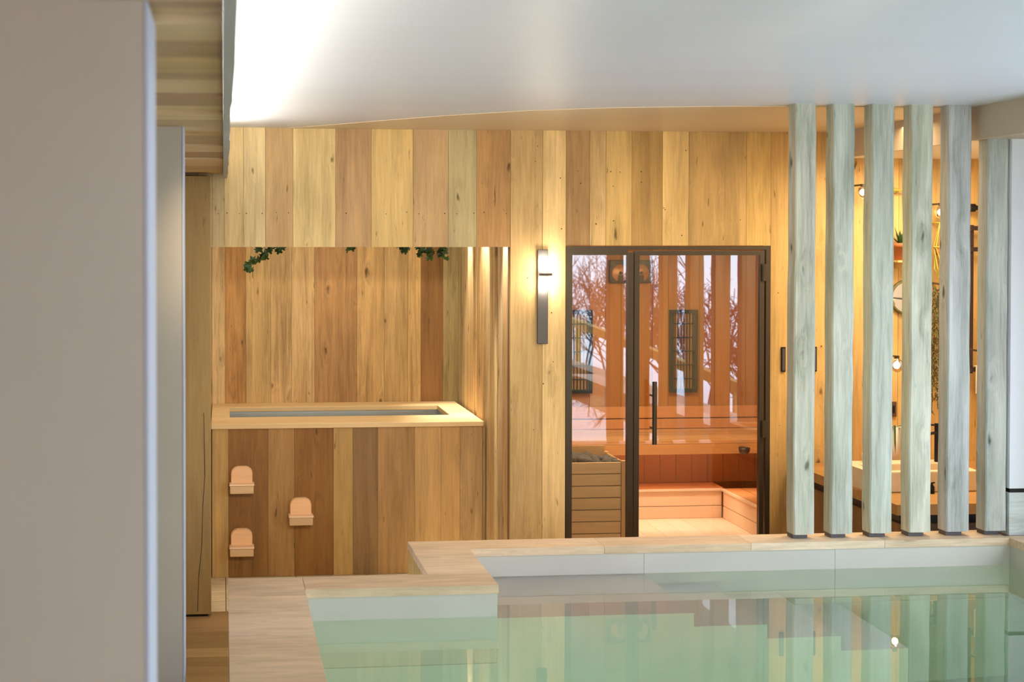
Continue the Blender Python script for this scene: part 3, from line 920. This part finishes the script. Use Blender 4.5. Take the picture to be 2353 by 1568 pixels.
for k in range(26):
    xx = 2.06 + (k % 7) * 0.052 + rs.uniform(-.01, .01); yy = 8.56 + (k // 7) * 0.08 + rs.uniform(-.01, .01)
    hh = 0.765 + 0.02 * math.exp(-((xx - 2.1) ** 2) / 0.01)
    mb = MB(); mb.ball((xx, yy, hh), rs.uniform(0.026, 0.036), sz=(1.1, 1.0, 0.75), sub=2, noise=0.16, rnd=k * 1.7)
    mb.build('stone', M['rock'], t)

# ================================================================== door pulls on the boards
for (x0, x1, lb) in ((3.277, 3.304, 'narrow black recessed pull on the boards between the sauna door and the first post'), (3.470, 3.496, 'narrow black recessed pull showing between the first and second posts')):
    t = thing('door_pull', lb, 'handle', ((x0 + x1) / 2, 8.19, 1.34))
    mb = MB(); mb.box(x0, x1, 8.188, 8.1975, 1.342, 1.489, ch=0.002)
    mb.build('backplate', M['black'], t)
    mb = MB(); mb.box(x0 + 0.006, x1 - 0.006, 8.184, 8.1885, 1.35, 1.48); mb.build('grip', M['graphite'], t)

# ================================================================== washroom behind the posts
vt = thing('vanity_unit', 'dark wooden vanity cabinet with an oak worktop standing behind the posts', 'cabinet', (3.95, 7.5, 0))
mb = MB(); mb.box(3.35, 4.75, 6.85, 8.185, 0.0, 0.70, tone((130, 88, 44)), seed3()); mb.build('body', M['oak_z'], vt)
mb = MB(); mb.box(3.362, 4.74, 6.862, 8.18, 0.70, 0.745); mb.build('channel', M['black'], vt, 'black recessed grip channel')
mb = MB(); mb.box(3.332, 4.76, 6.83, 8.19, 0.745, 0.80, tone((176, 124, 64)), seed3(), ch=0.003); mb.build('worktop', M['oak_x'], vt)
mb = MB()
for k in range(3):
    mb.box(3.37 + k * 0.46, 3.37 + k * 0.46 + 0.45, 6.836, 6.849, 0.40, 0.70, tone((84, 56, 32)), seed3()); mb.box(3.37 + k * 0.46, 3.37 + k * 0.46 + 0.45, 6.836, 6.849, 0.06, 0.37, tone((84, 56, 32)), seed3())
mb.build('drawer_fronts', M['oak_x'], vt)
# basin block
bt = thing('stone_basin', 'long pale stone washbasin block on the vanity worktop', 'basin', (3.6, 7.35, 0.80))
mb = MB()
bx0, bx1, by0, by1, bz0, bz1 = 3.325 - 0.0, 3.94, 7.16, 7.55, 0.801, 0.91
bx0 = 3.345
tk = 0.05
cB = tone((226, 196, 152))
mb.box(bx0, bx1, by0, by0 + tk, bz0, bz1, cB, seed3(), ch=0.006); mb.box(bx0, bx1, by1 - 0.12, by1, bz0, bz1, cB, seed3(), ch=0.006)
mb.box(bx0, bx0 + tk, by0 + tk, by1 - 0.12, bz0, bz1, cB, seed3()); mb.box(bx1 - tk, bx1, by0 + tk, by1 - 0.12, bz0, bz1, cB, seed3()); mb.box(bx0 + tk, bx1 - tk, by0 + tk, by1 - 0.12, bz0, bz0 + 0.03, cB, seed3())
mb.build('bowl', M['basin'], bt)
mb = MB(); mb.lathe([(0.0, 0.004), (0.022, 0.004), (0.024, 0.0)], (3.6, 7.32, 0.832), 20); mb.build('drain', M['black'], bt)
# small black bottle in front
t = thing('black_bottle', 'small black bottle on the worktop in front of the basin', 'bottle', (3.69, 7.12, 0.80))
mb = MB(); mb.lathe([(0.0, 0.0), (0.014, 0.0), (0.014, 0.035), (0.006, 0.045), (0.006, 0.055), (0.0, 0.055)], (3.665, 7.125, 0.80), 16); mb.build('body', M['black'], t)
mb = MB(); mb.cyl((3.665, 7.125, 0.855), (3.665, 7.10, 0.86), 0.004); mb.build('spout', M['black'], t)
t = thing('tumbler', 'small cream tumbler standing at the back corner of the basin', 'cup', (3.49, 7.49, 0.91))
mb = MB(); mb.lathe([(0.0, 0.0), (0.021, 0.0), (0.024, 0.045), (0.021, 0.045), (0.018, 0.006), (0.0, 0.006)], (3.484, 7.50, 0.911), 20); mb.build('body', M['linen'], t)
# cream pot with a long leaf
t = thing('potted_plant', 'tall cream planter with dark blade leaves drooping over its rim, behind the fourth post', 'plant', (3.83, 7.9, 0.80))
mb = MB(); mb.lathe([(0.0, 0.0), (0.03, 0.0), (0.045, 0.25), (0.04, 0.25), (0.03, 0.02), (0.0, 0.02)], (3.82, 7.88, 0.8), 24); mb.build('pot', M['linen'], t)
mb = MB()
for (dx, dz) in ((0.02, -0.16), (0.035, -0.20), (-0.02, -0.14)):
    mb.add([(3.80 - 0.006, 7.88, 1.04), (3.80 + 0.006, 7.88, 1.04), (3.82 + dx + 0.006, 7.82, 1.065), (3.82 + dx - 0.006, 7.82, 1.065), (3.82 + dx * 1.4 + 0.005, 7.80, 1.04 + dz * 0.5), (3.82 + dx * 1.4 - 0.005, 7.80, 1.04 + dz * 0.5), (3.82 + dx, 7.81, 1.04 + dz)], [(0, 1, 2, 3), (3, 2, 4, 5), (5, 4, 6)])
mb.build('foliage', M['leaf'], t)

# faucet: black standing column
t = thing('basin_faucet', 'black column faucet with two cross pieces standing behind the basin', 'faucet', (3.868, 7.47, 0.91))
mb = MB(); mb.cyl((3.868, 7.47, 0.911), (3.868, 7.47, 1.12), 0.012); mb.build('column', M['black'], t)
mb = MB(); mb.cyl((3.868, 7.47, 1.07), (3.80, 7.42, 1.07), 0.008); mb.build('spout', M['black'], t)
mb = MB(); mb.cyl((3.868, 7.47, 1.11), (3.82, 7.45, 1.115), 0.005); mb.build('lever', M['black'], t)


def bulb_lamp(x, y, z, r, label, arm=True):
    t = thing('globe_lamp', label, 'lamp', (x, 8.19, z), 'small globe lamps in the washroom')
    mb = MB(); mb.ball((x, y, z), r * 0.78, sub=3); mb.build('bulb', M['bulb'], t)
    mb = MB(); mb.lathe([(r * 0.35, r * 0.95), (r * 0.75, r * 0.66), (r, 0.0), (r * 0.75, -r * 0.66), (r * 0.35, -r * 0.95)], (x, y, z), 20); mb.build('shade', M['glass'], t)
    mb = MB()
    mb.cyl((x, y, z + r * 0.95), (x, y, z + r * 1.35), r * 0.35)
    if arm: mb.cyl((x, y, z + r * 1.2), (x, 8.196, z + r * 1.2), 0.006)
    mb.build('socket', M['bronze'], t)


bulb_lamp(3.72, 8.08, 2.40, 0.036, 'lit globe lamp between the second and third posts')
bulb_lamp(3.935, 8.08, 1.385, 0.042, 'lit globe lamp low between the third and fourth posts')
bulb_lamp(4.20, 8.08, 2.285, 0.040, 'lit globe lamp between the fourth and fifth posts')
bulb_lamp(4.39, 7.95, 1.43, 0.036, 'lit globe lamp between the fifth and sixth posts')
bulb_lamp(4.0, 8.07, 1.735, 0.032, 'small lit globe added before the round mirror in place of a reflected bulb')  # added glowing globe stands in for a bulb mirrored in the glass
# small shelf hook
t = thing('wall_bracket', 'small brass rail on the wall high between the third and fourth posts', 'bracket', (3.97, 8.19, 2.41))
mb = MB(); mb.cyl((3.93, 8.13, 2.415), (4.02, 8.13, 2.415), 0.006); mb.build('rail', M['straw'], t)
mb = MB(); mb.cyl((3.975, 8.13, 2.415), (3.975, 8.197, 2.415), 0.005); mb.cyl((3.975, 8.185, 2.415), (3.975, 8.197, 2.415), 0.018); mb.build('stem', M['straw'], t)
# terracotta pot with succulent on a small shelf
t = thing('wall_shelf', 'little wooden shelf carrying a terracotta pot', 'shelf', (3.975, 8.15, 1.99))
mb = MB(); mb.box(3.93, 4.03, 8.06, 8.197, 1.99, 2.002, tone((206, 170, 110)), seed3()); mb.build('board', M['pale_x'], t)
mb = MB(); mb.box(3.975, 3.985, 8.10, 8.197, 1.95, 1.99, tone((206, 170, 110)), seed3()); mb.build('bracket', M['pale_x'], t)
t = thing('succulent_pot', 'terracotta pot with dark spiky leaves on a little shelf', 'plant', (3.975, 8.12, 2.003))
mb = MB(); mb.lathe([(0.0, 0.0), (0.032, 0.0), (0.042, 0.075), (0.048, 0.075), (0.048, 0.10), (0.036, 0.10), (0.03, 0.02), (0.0, 0.02)], (3.975, 8.12, 2.003), 24); mb.build('pot', M['terra'], t)
mb = MB()
rs = random.Random(8)
for k in range(26):
    a = rs.uniform(0, 2 * PI); tl = rs.uniform(0.3, 1.1); ln = rs.uniform(0.06, 0.13)
    d = Vector((math.cos(a) * math.sin(tl), math.sin(a) * math.sin(tl), math.cos(tl))); s = d.cross(Vector((0, 0, 1))).normalized() * 0.006
    b0 = Vector((3.975, 8.12, 2.09))
    mb.add([b0 - s, b0 + s, b0 + d * ln * 0.5 + s * 1.4, b0 + d * ln, b0 + d * ln * 0.5 - s * 1.4], [(0, 1, 2, 3, 4)])
mb.build('foliage', M['leaf'], t)
# round mirror
t = thing('round_mirror', 'round mirror with a thin olive wooden rim behind the fourth post', 'mirror', (4.05, 8.19, 1.78))
mb = MB(); mb.cyl((4.045, 8.188, 1.78), (4.045, 8.192, 1.78), 0.092, n=48); mb.build('glass', M['mirror'], t)
mb = MB()
mb.lathe([(0.090, -0.012), (0.104, -0.012), (0.104, 0.008), (0.090, 0.008), (0.090, -0.012)], (4.045, 8.188, 1.78), 48, axis='Y'); mb.build('rim', M['leaf_dry'], t)
# switch
t = thing('light_switch', 'brown metal switch plate with a black rocker on the washroom wall', 'switch', (3.96, 8.19, 1.11))
mb = MB(); mb.box(3.925, 3.99, 8.188, 8.1975, 1.068, 1.158, ch=0.002); mb.build('plate', plain('brown_plate', (0.16, 0.09, 0.06), 0.5, 0.4), t)
mb = MB(); mb.box(3.966, 3.977, 8.184, 8.188, 1.09, 1.135); mb.build('rocker', M['black'], t)
# hanging basket
t = thing('hanging_planter', 'yellow cord plant hanger with twisted strands between the fourth and fifth posts', 'planter', (4.205, 8.1, 2.2))
mb = MB()
for k in range(7):
    a = k * 2 * PI / 7
    c, s = math.cos(a), math.sin(a)
    mb.tube([(4.205, 8.10, 2.22), (4.205 + 0.032 * c, 8.10 + 0.032 * s, 2.08), (4.205 + 0.03 * math.cos(a + 1.2), 8.10 + 0.03 * math.sin(a + 1.2), 1.95), (4.205 + 0.008 * c, 8.10 + 0.008 * s, 1.90)], 0.004, 6)
mb.tube([(4.205 + 0.034 * math.cos(k * PI / 8), 8.10 + 0.034 * math.sin(k * PI / 8), 2.08) for k in range(16)], 0.004, 6, closed=True)
mb.cyl((4.205, 8.10, 2.22), (4.205, 8.196, 2.225), 0.005)
mb.build('cords', M['straw'], t)
mb = MB(); mb.lathe([(0.0, 0.0), (0.018, 0.0), (0.026, 0.04), (0.0, 0.04)], (4.205, 8.10, 2.03), 16); mb.build('pot', M['terra'], t)
# long dried fern hanging
t = thing('hanging_fern', 'long dark olive fern hanging down the wall between the fourth and fifth posts', 'plant', (4.21, 8.12, 1.86))
mb = MB(); ml = MB()
rs = random.Random(12)
for k in range(9):
    x = 4.16 + rs.uniform(0, 0.11); y = 8.05 + rs.uniform(0, 0.1); zt = 1.86 - rs.uniform(0, 0.08); zb = rs.uniform(1.08, 1.35)
    st = [(x, y, zt), (x + rs.uniform(-.02, .02), y, (zt + zb) / 2), (x + rs.uniform(-.02, .02), y, zb)]
    mb.tube(st, 0.002, 5)
    for j in range(44):
        u = j / 44.0
        q = Vector(st[0]).lerp(Vector(st[2]), u)
        a = rs.uniform(0, 2 * PI); ln = rs.uniform(0.02, 0.045)
        d = Vector((math.cos(a) * 0.6, math.sin(a) * 0.6, -0.8)).normalized(); s = d.cross(Vector((0, 1, 0.2))).normalized() * 0.005
        ml.add([q - s, q + s, q + d * ln], [(0, 1, 2)])
for (x, z, a) in ((4.18, 1.80, 0.6), (4.22, 1.83, 0.2), (4.24, 1.78, -0.5)):
    ivy_leaf(ml, (x, 8.04, z), 0.05, (1.4, 0.3, PI + a))
mb.cyl((4.21, 8.10, 1.86), (4.21, 8.196, 1.865), 0.006)
mb.build('stems', M['vine'], t); ml.build('foliage', M['leaf_dry'], t)
# towel radiator
t = thing('towel_radiator', 'black ladder towel radiator with a round valve on the wall behind the last two posts', 'radiator', (4.5, 8.15, 1.3))
for z in (2.191, 2.066, 1.353):
    mb = MB(); mb.box(4.405, 4.62, 8.10, 8.118, z - 0.013, z + 0.013); mb.build('rung', M['knob'], t)
mb = MB(); mb.box(4.405, 4.425, 8.118, 8.135, 1.33, 2.21); mb.box(4.60, 4.62, 8.118, 8.135, 1.33, 2.21); mb.box(4.41, 4.42, 8.135, 8.197, 1.6, 1.61); mb.box(4.605, 4.615, 8.135, 8.197, 1.6, 1.61); mb.build('uprights', M['knob'], t)
mb = MB(); mb.cyl((4.40, 8.12, 2.312), (4.43, 8.12, 2.312), 0.024); mb.cyl((4.43, 8.12, 2.312), (4.48, 8.12, 2.312), 0.014); mb.cyl((4.47, 8.12, 2.20), (4.47, 8.12, 2.312), 0.008); mb.build('valve', M['black'], t)
t = thing('hand_towel', 'cream towel folded over the lowest rung of the towel radiator', 'towel', (4.47, 8.1, 1.35))
mb = MB(); mb.box(4.428, 4.56, 8.085, 8.096, 1.21, 1.37, ch=0.004); mb.box(4.428, 4.56, 8.086, 8.117, 1.367, 1.378, ch=0.004); mb.build('cloth', M['linen'], t)

# ================================================================== window wall on the right (seen mirrored in the sauna glass)
bands = [(-0.15, 0.16), (1.95, 2.03), (6.10, 6.52)]
for k, (a, b_) in enumerate(bands):
    mb = MB()
    n = max(1, round((b_ - a) / 0.22))
    for j in range(n):
        mb.box(3.985, 4.01, a + (b_ - a) * j / n + 0.0008, a + (b_ - a) * (j + 1) / n - 0.0008, 0.70, 2.22, tone(RND.choice([(200, 168, 112), (186, 148, 96), (192, 160, 104)])), seed3())
    struct(mb.build('trim_%d' % (k + 3), M['oak_z']))
# outdoors
mb = MB(); mb.box(4.2, 40, -40, 30, -0.4, -0.3); o = mb.build('ground', M['snow']); struct(o)
t = thing('garden_rail', 'long yellowed wooden rail in the snowy garden outside the windows', 'rail', (4.8, 0, 0))
mb = MB()
mb.add([(4.70, -6, 1.12), (4.78, -6, 1.12), (4.78, 6, 0.62), (4.70, 6, 0.62), (4.70, -6, 1.22), (4.78, -6, 1.22), (4.78, 6, 0.72), (4.70, 6, 0.72)],
       [(0, 3, 2, 1), (4, 5, 6, 7), (0, 1, 5, 4), (1, 2, 6, 5), (2, 3, 7, 6), (3, 0, 4, 7)])
mb.build('bar', M['railwood'], t)
for y in (-5.5, -2.5, 0.5, 3.5, 5.8):
    z = 1.12 - (y + 6) / 12 * 0.5
    mb = MB(); mb.box(4.71, 4.77, y, y + 0.06, -0.3, z); mb.build('leg', M['railwood'], t)


def shrub(x, y, seed):
    r = random.Random(seed)
    mb = MB()

    def branch(p, d, ln, rad, lev):
        q = p + d * ln
        mb.cyl(p, q, rad, rad * 0.7, 4, caps=False)
        if lev == 0: return
        for _ in range(4):
            nd = (d * 0.9 + Vector((r.uniform(-.7, .7), r.uniform(-.7, .7), r.uniform(-.5, .6)))).normalized()
            branch(p.lerp(q, r.uniform(0.3, 1.0)), nd, ln * r.uniform(0.45, 0.62), max(0.005, rad * 0.6), lev - 1)
    for k in range(13):
        a = r.uniform(0, 2 * PI)
        branch(Vector((x + 0.25 * math.cos(a), y + 0.35 * math.sin(a), -0.3)), Vector((0.22 * math.cos(a), 0.42 * math.sin(a), 1)).normalized(), r.uniform(1.1, 1.6), 0.018, 3)
    return mb


tl = ['bare twiggy garden shrub farthest along the garden, mirrored in the fixed sauna pane', 'bare twiggy garden shrub mirrored in the left strips of the sauna door',
      'bare twiggy garden shrub mirrored in the middle strips of the sauna door', 'bare twiggy garden shrub mirrored in the right strips of the sauna door']
for i, (x, y) in enumerate([(6.6, -10.2), (6.5, -6.4), (6.4, -2.6), (6.3, 1.0)]):
    t = thing('bare_shrub', tl[i], 'shrub', (x, y, -0.3), 'bare garden shrubs')
    shrub(x, y, 40 + i).build('branches', M['bark'], t)
